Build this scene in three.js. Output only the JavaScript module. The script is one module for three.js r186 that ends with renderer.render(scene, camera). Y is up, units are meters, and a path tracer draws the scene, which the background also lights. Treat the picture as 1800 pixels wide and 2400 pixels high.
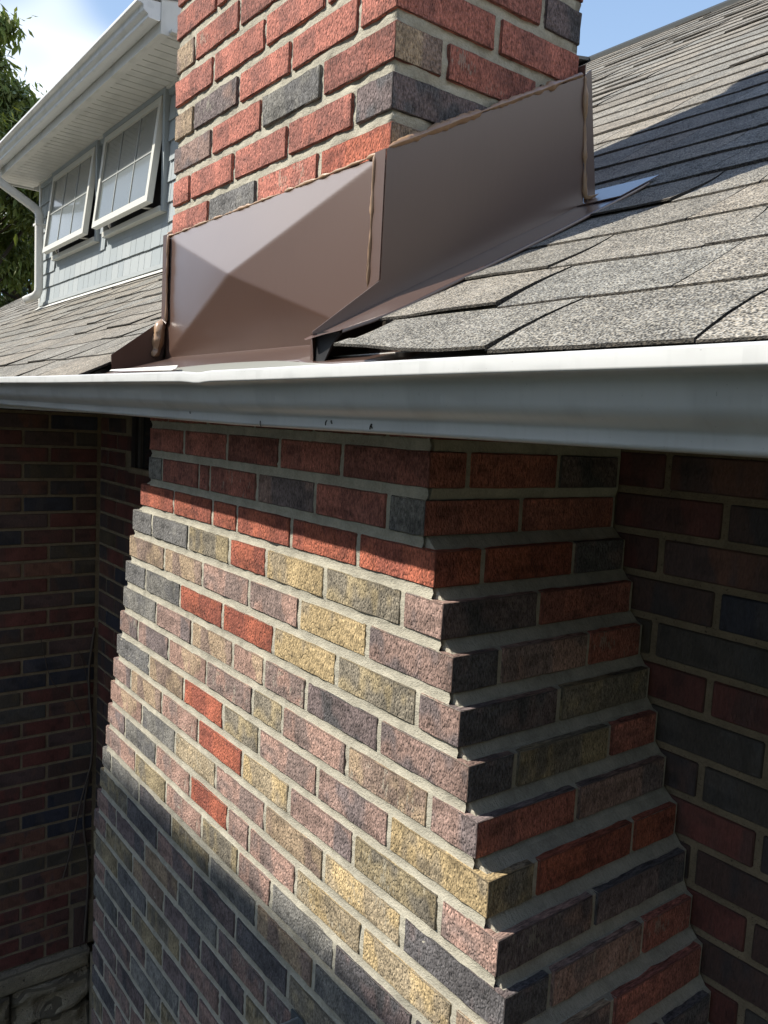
import * as THREE from 'three';
import { mergeGeometries } from 'three/addons/utils/BufferGeometryUtils.js';

// ------------------------------------------------------------------ camera, sky, sun, exposure
const scene = new THREE.Scene();
const camera = new THREE.PerspectiveCamera(2 * Math.atan(1200 / 1903.2) * 180 / Math.PI, 0.75, 0.02, 400);
camera.rotation.order = 'YXZ';
camera.position.set(0.957, -0.068, 0.716);
camera.rotation.set(-0.1037, 0.9131, 0.0521);
camera.updateMatrixWorld();
camera.updateProjectionMatrix();

const SUN = new THREE.Vector3(-0.76, 1.165, 1).normalize();
const sun = new THREE.DirectionalLight(new THREE.Color(1.0, 0.945, 0.85), 4.6);
sun.position.copy(SUN).multiplyScalar(30);
sun.castShadow = true;
sun.shadow.mapSize.set(4096, 4096);
Object.assign(sun.shadow.camera, { left: -14, right: 10, top: 10, bottom: -10, near: 1, far: 80 });
scene.add(sun, sun.target);

const renderer = new THREE.WebGLRenderer();
renderer.toneMapping = THREE.LinearToneMapping;
renderer.toneMappingExposure = 1.5;
renderer.shadowMap.enabled = true;

// ------------------------------------------------------------------ random numbers and noise
function rng(seed) { let s = seed | 0; return () => { s = (s + 0x6d2b79f5) | 0; let t = Math.imul(s ^ (s >>> 15), 1 | s); t = (t + Math.imul(t ^ (t >>> 7), 61 | t)) ^ t; return ((t ^ (t >>> 14)) >>> 0) / 4294967296; }; }
function hash(x, y, z) { let h = Math.imul(x | 0, 374761393) + Math.imul(y | 0, 668265263) + Math.imul(z | 0, 1442695041); h = Math.imul(h ^ (h >>> 13), 1274126177); return ((h ^ (h >>> 16)) >>> 0) / 4294967296; }
const sm = (t) => t * t * (3 - 2 * t), lerp = (a, b, t) => a + (b - a) * t, clamp = (v, a = 0, b = 1) => Math.min(b, Math.max(a, v));
const step = (a, b, v) => sm(clamp((v - a) / (b - a)));
function n2(x, y, k = 0) { const i = Math.floor(x), j = Math.floor(y), u = sm(x - i), v = sm(y - j); return lerp(lerp(hash(i, j, k), hash(i + 1, j, k), u), lerp(hash(i, j + 1, k), hash(i + 1, j + 1, k), u), v); }
function n2t(x, y, k, p) { const i = Math.floor(x), j = Math.floor(y), u = sm(x - i), v = sm(y - j), m = (a) => ((a % p) + p) % p; return lerp(lerp(hash(m(i), m(j), k), hash(m(i + 1), m(j), k), u), lerp(hash(m(i), m(j + 1), k), hash(m(i + 1), m(j + 1), k), u), v); }
function n3(x, y, z, k = 0) { const i = Math.floor(z), w = sm(z - i); return lerp(n2(x, y, i * 7 + k), n2(x, y, i * 7 + 7 + k), w); }
const fbm = (x, y, k) => 0.5 * n2(x, y, k) + 0.25 * n2(x * 2.1, y * 2.1, k + 1) + 0.15 * n2(x * 4.3, y * 4.3, k + 2) + 0.1 * n2(x * 8.7, y * 8.7, k + 3);

// the sky: clear blue that pales towards the horizon, with soft fair-weather cloud
{
  const SKYX = 10.66, SKYZ = 19.61;
  const w = 1024, h = 512, data = new Float32Array(w * h * 4);
  for (let j = 0; j < h; j++) for (let i = 0; i < w; i++) {
    const el = ((j + 0.5) / h - 0.5) * Math.PI, az = ((i + 0.5) / w - 0.5) * 2 * Math.PI;
    const y = Math.sin(el), c = Math.cos(el), x = Math.cos(az) * c, z = Math.sin(az) * c, up = Math.max(0, y);
    const t = Math.pow(1 - up, 1.35);
    let r = lerp(0.055, 0.46, t), g = lerp(0.145, 0.63, t), b = lerp(0.37, 0.82, t);
    const px = x / (up + 0.28) * 1.5 + SKYX, pz = z / (up + 0.28) * 1.5 + SKYZ;
    const f = fbm(px, pz, 11) + 0.18 * (n2(px * 0.5 + 4, pz * 0.5, 5) - 0.5);
    const m = step(0.46, 0.66, f) * 0.8;
    r = lerp(r, 0.98, m); g = lerp(g, 1.01, m); b = lerp(b, 1.05, m);
    const glow = 0.55 * Math.exp(-Math.acos(clamp(x * SUN.x + y * SUN.y + z * SUN.z, -1, 1)) / 0.32);
    r += glow; g += glow * 0.97; b += glow * 0.9;
    const o = (j * w + i) * 4; data[o] = r; data[o + 1] = g; data[o + 2] = b; data[o + 3] = 1;
  }
  const sky = new THREE.DataTexture(data, w, h, THREE.RGBAFormat, THREE.FloatType);
  sky.mapping = THREE.EquirectangularReflectionMapping; sky.magFilter = sky.minFilter = THREE.LinearFilter; sky.needsUpdate = true;
  scene.background = sky; scene.environment = sky;
}

// ------------------------------------------------------------------ textures and materials
const toS = (v) => 255 * (v <= 0.0031308 ? 12.92 * v : 1.055 * Math.pow(v, 1 / 2.4) - 0.055);
const LUT = new Uint8Array(4096).map((_, i) => Math.round(toS(i / 4095)));
const s8 = (v) => LUT[Math.max(0, Math.min(4095, Math.round(v * 4095)))];
function tex(w, h, fn, srgb, aniso = 8) {
  const d = new Uint8Array(w * h * 4), o = [0, 0, 0];
  for (let j = 0, k = 0; j < h; j++) for (let i = 0; i < w; i++, k += 4) {
    fn(i, j, o);
    if (srgb) { d[k] = s8(o[0]); d[k + 1] = s8(o[1]); d[k + 2] = s8(o[2]); } else { d[k] = d[k + 1] = d[k + 2] = Math.max(0, Math.min(255, o[0] * 255)); }
    d[k + 3] = 255;
  }
  const t = new THREE.DataTexture(d, w, h, THREE.RGBAFormat);
  t.wrapS = t.wrapT = THREE.RepeatWrapping; t.magFilter = THREE.LinearFilter; t.minFilter = THREE.LinearMipmapLinearFilter; t.generateMipmaps = true; t.anisotropy = aniso;
  if (srgb) t.colorSpace = THREE.SRGBColorSpace;
  t.needsUpdate = true; return t;
}

// brick face atlas: 4 x 16 faces of 200 x 50 mm, every face its own tone, mottling, grain and mortar smears
const TONE = {
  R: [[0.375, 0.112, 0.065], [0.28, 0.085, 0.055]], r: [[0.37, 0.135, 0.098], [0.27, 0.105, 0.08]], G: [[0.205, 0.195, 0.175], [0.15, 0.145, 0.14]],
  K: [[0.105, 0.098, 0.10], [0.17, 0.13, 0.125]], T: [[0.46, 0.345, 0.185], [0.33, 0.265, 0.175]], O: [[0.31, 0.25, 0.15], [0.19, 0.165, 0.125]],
  P: [[0.165, 0.130, 0.125], [0.27, 0.18, 0.15]], B: [[0.23, 0.165, 0.13], [0.34, 0.25, 0.165]], k: [[0.34, 0.215, 0.172], [0.22, 0.16, 0.14]], p: [[0.38, 0.275, 0.185], [0.30, 0.19, 0.15]],
};
const CELLS = 'RRRRRRRRrrrrrrrrrrrrGGGGGGKKKKKTTTTTTTOOOOOOPPPPPPPPBBBBBkkkkkkpp'.split('');
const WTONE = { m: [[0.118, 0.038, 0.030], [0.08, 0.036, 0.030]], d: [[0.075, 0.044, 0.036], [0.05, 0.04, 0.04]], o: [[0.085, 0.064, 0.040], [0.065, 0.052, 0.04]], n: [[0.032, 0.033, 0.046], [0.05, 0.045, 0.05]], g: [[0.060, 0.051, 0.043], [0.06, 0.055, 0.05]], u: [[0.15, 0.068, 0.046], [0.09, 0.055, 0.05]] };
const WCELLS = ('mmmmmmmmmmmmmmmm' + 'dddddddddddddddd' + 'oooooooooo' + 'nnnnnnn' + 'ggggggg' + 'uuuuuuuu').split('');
const MORTAR = [0.45, 0.42, 0.335], OLDMORTAR = [0.215, 0.168, 0.108];  // old mortar and dark wall tones lowered further to stand in for eave shade
function atlas(size, cells, tones, smear, mortar, seed, grain, white) {
  const cw = size / 4, ch = size / 16, k = 512 / cw;
  const info = cells.map((c, i) => { const R = rng(seed + i * 97), t = tones[c]; const v = 0.85 + 0.3 * R(); return { a: t[0].map((x) => x * v), b: t[1].map((x) => x * v), cut: 0.35 + 0.4 * R(), ox: R() * 300, oy: R() * 300, white: R() < 0.2 ? white : 0.0, smear: smear * (0.3 + 1.2 * R()) }; });
  const col = tex(size, size, (i, j, o) => {
    const q = info[Math.floor(j / ch) * 4 + Math.floor(i / cw)], x = (i % cw) * k, y = (j % ch) * k;
    const X = x + q.ox, Y = y + q.oy;
    const big = 0.65 * n2(X / 110, Y / 70, 3) + 0.35 * n2(X / 38, Y / 30, 4), m = step(q.cut - 0.12, q.cut + 0.12, big);
    const gr = hash(i, j, seed), g2 = n2(X / 3.2, Y / 4.5, 5), g3 = n2(X / 9, Y / 12, 6);
    const dr = 0.8 + 0.4 * n2(X / 150, Y / 90, 16), soot = step(0.62, 0.8, n2(X / 60, Y / 24, 17)) * 0.28;
    const v = (dr - soot) * (1 + grain * ((gr - 0.5) * 0.55 + (g2 - 0.5) * 0.85 + (g3 - 0.5) * 0.35));
    for (let c = 0; c < 3; c++) o[c] = lerp(q.a[c], q.b[c], m) * v;
    const wv = n2(X / 5, Y / 11, 8) * n2(X / 40, Y / 26, 9), wm = step(0.47, 0.62, wv) * q.white * 0.7;
    const e = Math.min(x, 511 - x, (127 - y) * 1.0, y * 1.35), rag = 3 + 9 * n2(X / 22, Y / 22, 12) * q.smear + 7 * (n2(X / 5, Y / 5, 13) - 0.35);
    const sw = clamp((rag - e) / 2.5) * clamp(q.smear * (0.35 + n2(X / 60, Y / 60, 14)));
    const t = Math.max(wm, sw);
    for (let c = 0; c < 3; c++) o[c] = lerp(o[c], mortar[c] * (0.85 + 0.3 * gr), t);
  }, true);
  return col;
}
const brickMap = atlas(2048, CELLS, TONE, 1.0, MORTAR, 41, 1.15, 0.55);
const brickBump = tex(1024, 1024, (i, j, o) => {
  const a = n2t(i / 4, j / 4, 1, 256), b = n2t(i / 9 * 1.0, j / 6, 2, 1000), c = n2t(i / 2, j / 2, 3, 512);
  o[0] = 0.42 * a + 0.3 * b + 0.28 * c - (a < 0.22 ? 0.25 : 0);
}, false);
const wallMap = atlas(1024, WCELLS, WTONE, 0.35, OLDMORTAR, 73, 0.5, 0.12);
function own(t, rx, ry) { const c = t.clone(); c.repeat.set(rx, ry); c.needsUpdate = true; return c; }
// the bump shares the atlas uv (1 = 0.8 m)
const brickMat = new THREE.MeshStandardMaterial({ map: brickMap, bumpMap: own(brickBump, 2, 2), bumpScale: 0.0024, roughness: 0.93 });
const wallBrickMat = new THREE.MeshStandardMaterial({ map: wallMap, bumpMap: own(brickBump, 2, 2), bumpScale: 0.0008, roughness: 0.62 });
function mortarTex(base, seed, speck) {
  const col = tex(512, 512, (i, j, o) => {
    const g = hash(i, j, seed), a = n2t(i / 32, j / 32, seed, 16), b = n2t(i / 6, j / 6, seed + 1, 86), st = n2t(i / 85, j / 64, seed + 7, 8), v = 0.86 + 0.18 * g + 0.24 * (a - 0.5) + 0.2 * (b - 0.5) + 0.22 * (st - 0.5);
    const pit = speck && n2t(i / 4, j / 4, seed + 5, 128) < 0.1 ? 0.35 : 1;
    for (let c = 0; c < 3; c++) o[c] = base[c] * v * pit;
  }, true);
  return col;
}
const mortarBump = tex(512, 512, (i, j, o) => { o[0] = 0.35 * hash(i, j, 4) + 0.35 * n2t(i / 5, j / 3, 5, 1000) + 0.3 * n2t(i / 40, j / 9, 6, 1000); }, false);
const mortarMat = new THREE.MeshStandardMaterial({ map: own(mortarTex(MORTAR, 19, false), 4, 4), bumpMap: own(mortarBump, 4, 4), bumpScale: 0.0016, roughness: 0.96 });
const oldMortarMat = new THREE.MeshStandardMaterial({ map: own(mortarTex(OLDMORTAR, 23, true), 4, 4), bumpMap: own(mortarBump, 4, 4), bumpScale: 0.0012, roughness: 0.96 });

// shingle granules, one tile = 0.5 m
const granMap = tex(1024, 1024, (i, j, o) => {
  const u = i / 3.0, v = j / 3.0, a = n2t(u, v, 31, 341), g = hash(Math.floor(i / 3.2), Math.floor(j / 3.2), 7), g1 = hash(i, j, 8);
  const big = n2t(i / 64, j / 64, 33, 16), mid = n2t(i / 18, j / 18, 34, 57);
  let l = 0.04 + 0.19 * a + 0.46 * (g - 0.34) + 0.06 * (g1 - 0.5) + 0.08 * (big - 0.5) + 0.06 * (mid - 0.5);
  l = Math.max(0.03, l); const warm = hash(Math.floor(i / 2.5), Math.floor(j / 2.5), 9) - 0.45;
  o[0] = l * (1.06 + 0.16 * warm); o[1] = l * (0.985 + 0.02 * warm); o[2] = l * (0.84 - 0.14 * warm);
}, true);
const granBump = tex(1024, 1024, (i, j, o) => { o[0] = 0.55 * n2t(i / 3, j / 3, 31, 341) + 0.45 * hash(Math.floor(i / 3.2), Math.floor(j / 3.2), 7); }, false);
const shingleMat = new THREE.MeshStandardMaterial({ map: own(granMap, 2, 2), bumpMap: own(granBump, 2, 2), bumpScale: 0.0018, roughness: 0.95, vertexColors: true, side: THREE.DoubleSide });

const dirt = tex(512, 512, (i, j, o) => {
  const a = n2t(i / 64, j / 40, 51, 1000), b = n2t(i / 7, j / 30, 52, 1000), c = n2t(i / 4, j / 4, 53, 128);
  const v = 1 - 0.10 * step(0.55, 0.85, a) - 0.03 * step(0.6, 0.9, b) - (c < 0.015 ? 0.3 : 0);
  o[0] = v; o[1] = v * 0.995; o[2] = v * 0.975;
}, true);
const gutterMat = new THREE.MeshPhysicalMaterial({ color: new THREE.Color().setRGB(0.66, 0.675, 0.68), map: own(dirt, 3, 3), roughness: 0.36, clearcoat: 0.25, clearcoatRoughness: 0.3, side: THREE.DoubleSide });
const whiteMat = new THREE.MeshStandardMaterial({ color: new THREE.Color().setRGB(0.66, 0.66, 0.63), map: own(dirt, 1.5, 1.5), roughness: 0.5, side: THREE.DoubleSide });
const smudge = tex(512, 512, (i, j, o) => { const a = n2t(i / 90, j / 70, 61, 1000), c = n2t(i / 5, j / 5, 62, 103), s = n2t(i / 2.2, j / 30, 63, 1000); const v = 0.94 + 0.1 * a + 0.05 * (s - 0.5) + (c > 0.965 ? 0.5 : 0); o[0] = v; o[1] = v; o[2] = v; }, true);
const brownMat = new THREE.MeshPhysicalMaterial({ color: new THREE.Color().setRGB(0.106, 0.059, 0.043), map: own(smudge, 2, 2), roughness: 0.42, ior: 1.5, clearcoat: 1, clearcoatRoughness: 0.24, side: THREE.DoubleSide });
const sealMat = new THREE.MeshPhysicalMaterial({ color: new THREE.Color().setRGB(0.40, 0.25, 0.145), roughness: 0.4, clearcoat: 0.6, clearcoatRoughness: 0.25 });
const blackMat = new THREE.MeshStandardMaterial({ color: new THREE.Color().setRGB(0.018, 0.018, 0.02), roughness: 0.5, side: THREE.DoubleSide });
const M = (r, g, b, rough = 0.8, more = {}) => new THREE.MeshStandardMaterial({ color: new THREE.Color().setRGB(r, g, b), roughness: rough, ...more });

// ------------------------------------------------------------------ builders
const seen = {};
function numbered(name) { const k = seen[name] = (seen[name] ?? -1) + 1; return k ? name + '_' + String(k).padStart(3, '0') : name; }
function add(o) { o.traverse((m) => { if (m.isMesh) { m.castShadow = m.receiveShadow = true; } }); return o; }
function thing(name, label, category, group) { const o = new THREE.Group(); o.name = numbered(name); o.userData = { label, category }; if (group) o.userData.group = group; scene.add(o); return o; }
function part(name, geo, mat, parent) { const m = new THREE.Mesh(geo, mat); m.name = name; m.castShadow = m.receiveShadow = true; parent.add(m); return m; }
function stuff(name, list, mat, parent) { if (!list.length) return null; const m = part(name, mergeGeometries(list, false), mat, parent); m.userData.kind = 'stuff'; return m; }
function structure(name, geo, mat) { const m = new THREE.Mesh(geo, mat); m.name = name; m.userData.kind = 'structure'; m.receiveShadow = m.castShadow = true; scene.add(m); return m; }
const pv = new THREE.Vector3();
function inFrame(x, y, z, m = 0.06) { pv.set(x, y, z).applyMatrix4(camera.matrixWorldInverse); if (pv.z > -0.05) return false; pv.applyMatrix4(camera.projectionMatrix); return Math.abs(pv.x) < 1 + m && Math.abs(pv.y) < 1 + m; }
function distCam(x, y, z) { return pv.set(x, y, z).distanceTo(camera.position); }
function uvBox(g, s = 1) {   // box-projected uv in metres
  const p = g.attributes.position, n = g.attributes.normal, uv = new Float32Array(p.count * 2);
  for (let i = 0; i < p.count; i++) { const ax = Math.abs(n.getX(i)), ay = Math.abs(n.getY(i)), az = Math.abs(n.getZ(i)); const a = ax > ay && ax > az ? [p.getZ(i), p.getY(i)] : ay > az ? [p.getX(i), p.getZ(i)] : [p.getX(i), p.getY(i)]; uv[2 * i] = a[0] * s; uv[2 * i + 1] = a[1] * s; }
  g.setAttribute('uv', new THREE.BufferAttribute(uv, 2)); return g;
}
function box(x0, x1, y0, y1, z0, z1) { const g = new THREE.BoxGeometry(x1 - x0, y1 - y0, z1 - z0); g.translate((x0 + x1) / 2, (y0 + y1) / 2, (z0 + z1) / 2); return uvBox(g); }
function smoothNormals(g) {   // one normal for every vertex place, weighted by area
  const p = g.attributes.position, idx = g.index.array, acc = new Map(), key = (i) => Math.round(p.getX(i) * 2e5) + ',' + Math.round(p.getY(i) * 2e5) + ',' + Math.round(p.getZ(i) * 2e5);
  const ks = Array.from({ length: p.count }, (_, i) => key(i)), a = new THREE.Vector3(), b = new THREE.Vector3(), c = new THREE.Vector3();
  for (let t = 0; t < idx.length; t += 3) {
    a.fromBufferAttribute(p, idx[t]); b.fromBufferAttribute(p, idx[t + 1]).sub(a); c.fromBufferAttribute(p, idx[t + 2]).sub(a); b.cross(c);
    for (let k = 0; k < 3; k++) { const s = ks[idx[t + k]], v = acc.get(s); if (v) v.add(b); else acc.set(s, b.clone()); }
  }
  const n = g.attributes.normal; for (let i = 0; i < p.count; i++) { a.copy(acc.get(ks[i])).normalize(); n.setXYZ(i, a.x, a.y, a.z); }
  return g;
}
let brickSeed = 1;
// one brick between two corners; rounded, slightly uneven arrises; cell(face) picks its faces from the atlas
function brickGeo(x0, x1, y0, y1, z0, z1, cellA, { r = 0.0019, amp = 0.0012, fine = 1, cellB = cellA } = {}) {
  const w = x1 - x0, h = y1 - y0, d = z1 - z0, R = rng(brickSeed++ * 7919);
  const seg = (l) => Math.max(3, Math.round(l / (0.017 / fine)) + 2), nx = seg(w), ny = Math.max(3, Math.round(4 * Math.min(1, fine))), nz = seg(d);
  const g = new THREE.BoxGeometry(w, h, d, nx, ny, nz), p = g.attributes.position, uv = g.attributes.uv, nrm = g.attributes.normal;
  const re = (v, l, n) => { const i = Math.round((v / l + 0.5) * n); return i === 0 ? -l / 2 : i === n ? l / 2 : -l / 2 + r + (l - 2 * r) * (i - 1) / (n - 2); };
  const ox = R() * 100, oy = R() * 100, oz = R() * 100, tilt = (R() - 0.5) * 0.004, out = (R() - 0.5) * 0.0016;
  const cells = [cellB, cellB, cellA, cellA, cellA, cellA];
  const per = [(ny + 1) * (nz + 1), (ny + 1) * (nz + 1), (nx + 1) * (nz + 1), (nx + 1) * (nz + 1), (nx + 1) * (ny + 1), (nx + 1) * (ny + 1)];
  let f = 0, c = 0;
  for (let i = 0; i < p.count; i++, c++) {
    if (c === per[f]) { f++; c = 0; }
    const cell = cells[f], long = f < 2 ? d : w, fr = Math.min(1, long / 0.19);
    uv.setXY(i, ((cell % 4) + 0.015 + 0.97 * uv.getX(i) * fr) / 4, (Math.floor(cell / 4) + 0.03 + 0.94 * uv.getY(i)) / 16);
    let x = re(p.getX(i), w, nx), y = re(p.getY(i), h, ny), z = re(p.getZ(i), d, nz);
    const ix = clamp(x, -w / 2 + r, w / 2 - r), iy = clamp(y, -h / 2 + r, h / 2 - r), iz = clamp(z, -d / 2 + r, d / 2 - r);
    let dx = x - ix, dy = y - iy, dz = z - iz; const l = Math.hypot(dx, dy, dz), e = (Math.abs(dx) > 0) + (Math.abs(dy) > 0) + (Math.abs(dz) > 0);
    const n = n3(x * 55 + ox, y * 75 + oy, z * 55 + oz) - 0.5, nb = n3(x * 140 + oy, y * 160 + oz, z * 140 + ox) - 0.5;
    const rr = r + amp * (n * 1.3 + (e > 1 ? nb * 2.6 - 0.5 : nb * 0.5));
    x = ix + dx / l * rr; y = iy + dy / l * rr; z = iz + dz / l * rr;
    p.setXYZ(i, x, y + x * tilt, z + out);
  }
  smoothNormals(g); g.translate((x0 + x1) / 2, (y0 + y1) / 2, (z0 + z1) / 2); return g;
}
const pick = (cells, c, R) => { const l = []; cells.forEach((t, i) => t === c && l.push(i)); return l[Math.floor(R() * l.length)]; };
function sweep(profile, xs, place, close = false) {   // profile [z,y] carried along x; place(x, z, y) -> [x, y, z]
  const pos = [], uv = [], idx = [], n = profile.length; let len = 0; const along = profile.map((q, i) => (len += i ? Math.hypot(q[0] - profile[i - 1][0], q[1] - profile[i - 1][1]) : 0));
  for (const x of xs) profile.forEach((q, i) => { pos.push(...place(x, q[0], q[1])); uv.push(x, along[i]); });
  for (let s = 0; s < xs.length - 1; s++) for (let i = 0; i < n - 1; i++) { const a = s * n + i, b = a + n; idx.push(a, b, a + 1, b, b + 1, a + 1); }
  const g = new THREE.BufferGeometry(); g.setAttribute('position', new THREE.Float32BufferAttribute(pos, 3)); g.setAttribute('uv', new THREE.Float32BufferAttribute(uv, 2)); g.setIndex(idx); g.computeVertexNormals(); return g;
}
function sharp(g) { const n = g.toNonIndexed(); n.computeVertexNormals(); return n; }
function plate(pts, t, dir) {   // a thin solid plate: polygon pts (coplanar) pushed by t along dir
  const d = new THREE.Vector3(...dir).normalize().multiplyScalar(t), n = pts.length, P = pts.map((q) => new THREE.Vector3(...q)), pos = [];
  const tri = (a, b, c) => pos.push(a.x, a.y, a.z, b.x, b.y, b.z, c.x, c.y, c.z);
  const U = P[1].clone().sub(P[0]).normalize(), N = new THREE.Vector3(); for (let i = 1; i < n - 1; i++) N.add(P[i].clone().sub(P[0]).cross(P[i + 1].clone().sub(P[0]))); N.normalize(); const V = N.clone().cross(U);
  const flat = P.map((q) => new THREE.Vector2(q.clone().sub(P[0]).dot(U), q.clone().sub(P[0]).dot(V)));
  const Q = P.map((q) => q.clone().add(d)), up = N.dot(d) > 0;
  for (const [a, b, c] of THREE.ShapeUtils.triangulateShape(flat, [])) { if (up) { tri(Q[a], Q[b], Q[c]); tri(P[a], P[c], P[b]); } else { tri(Q[a], Q[c], Q[b]); tri(P[a], P[b], P[c]); } }
  for (let i = 0; i < n; i++) { const j = (i + 1) % n; if (up) { tri(P[i], P[j], Q[j]); tri(P[i], Q[j], Q[i]); } else { tri(P[i], Q[j], P[j]); tri(P[i], Q[i], Q[j]); } }
  const g = new THREE.BufferGeometry(); g.setAttribute('position', new THREE.Float32BufferAttribute(pos, 3)); g.computeVertexNormals(); return uvBox(g);
}
function bead(points, r, seed, wob = 0.5) {   // uneven bead of sealant along a line
  const cv = new THREE.CatmullRomCurve3(points.map((q) => new THREE.Vector3(...q)), false, 'catmullrom', 0.1), n = Math.max(12, Math.round(cv.getLength() / 0.006));
  const g = new THREE.TubeGeometry(cv, n, r, 7, false), p = g.attributes.position, a = new THREE.Vector3();
  for (let s = 0; s <= n; s++) { cv.getPointAt(s / n, a); const k = 1 + wob * 2 * (n2(s * 0.33, seed, 3) - 0.5) + wob * (n2(s * 0.9, seed, 4) - 0.5), end = s === 0 || s === n ? 0.05 : 1; const jx = (n2(s * 0.25, seed, 5) - 0.5) * r * wob * 1.6; for (let i = 0; i < 8; i++) { const q = s * 8 + i; const kk = k * end * (0.85 + 0.3 * n2(s * 0.7, i * 1.3 + seed, 6)); p.setXYZ(q, a.x + (p.getX(q) - a.x) * kk + jx, a.y + (p.getY(q) - a.y) * kk, a.z + (p.getZ(q) - a.z) * kk + jx * 0.5); } }
  g.computeVertexNormals(); return g;
}
function rod(points, r, seg = 6) { return new THREE.TubeGeometry(new THREE.CatmullRomCurve3(points.map((q) => new THREE.Vector3(...q))), points.length * 6, r, seg, false); }

// the roof surface: slightly bell-cast, gentler at the eave
const ZE = 0.2, RIDGE = -3.8;
function yR(z) { const t = ZE - z, s1 = 0.52, s2 = 0.64, t0 = 0.45, t1 = 1.0; let y = s1 * t - 0.002; if (t > t0) y += t < t1 ? (s2 - s1) * (t - t0) ** 2 / (2 * (t1 - t0)) : (s2 - s1) * ((t1 - t0) / 2 + t - t1); return y; }

// ------------------------------------------------------------------ setting: ground
{
  const g = new THREE.PlaneGeometry(400, 400, 1, 1); g.rotateX(-Math.PI / 2); g.translate(0, -3.0, 0);
  const lawn = tex(512, 512, (i, j, o) => { const a = n2t(i / 3, j / 3, 71, 171), b = n2t(i / 40, j / 40, 72, 1000), h = hash(i, j, 73); const v = 0.5 + 0.5 * a + 0.3 * (h - 0.5); o[0] = lerp(0.085, 0.16, b) * v; o[1] = lerp(0.105, 0.135, b) * v; o[2] = lerp(0.035, 0.07, b) * v; }, true);
  structure('ground', g, new THREE.MeshStandardMaterial({ map: own(lawn, 200, 200), roughness: 1 }));
}

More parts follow.
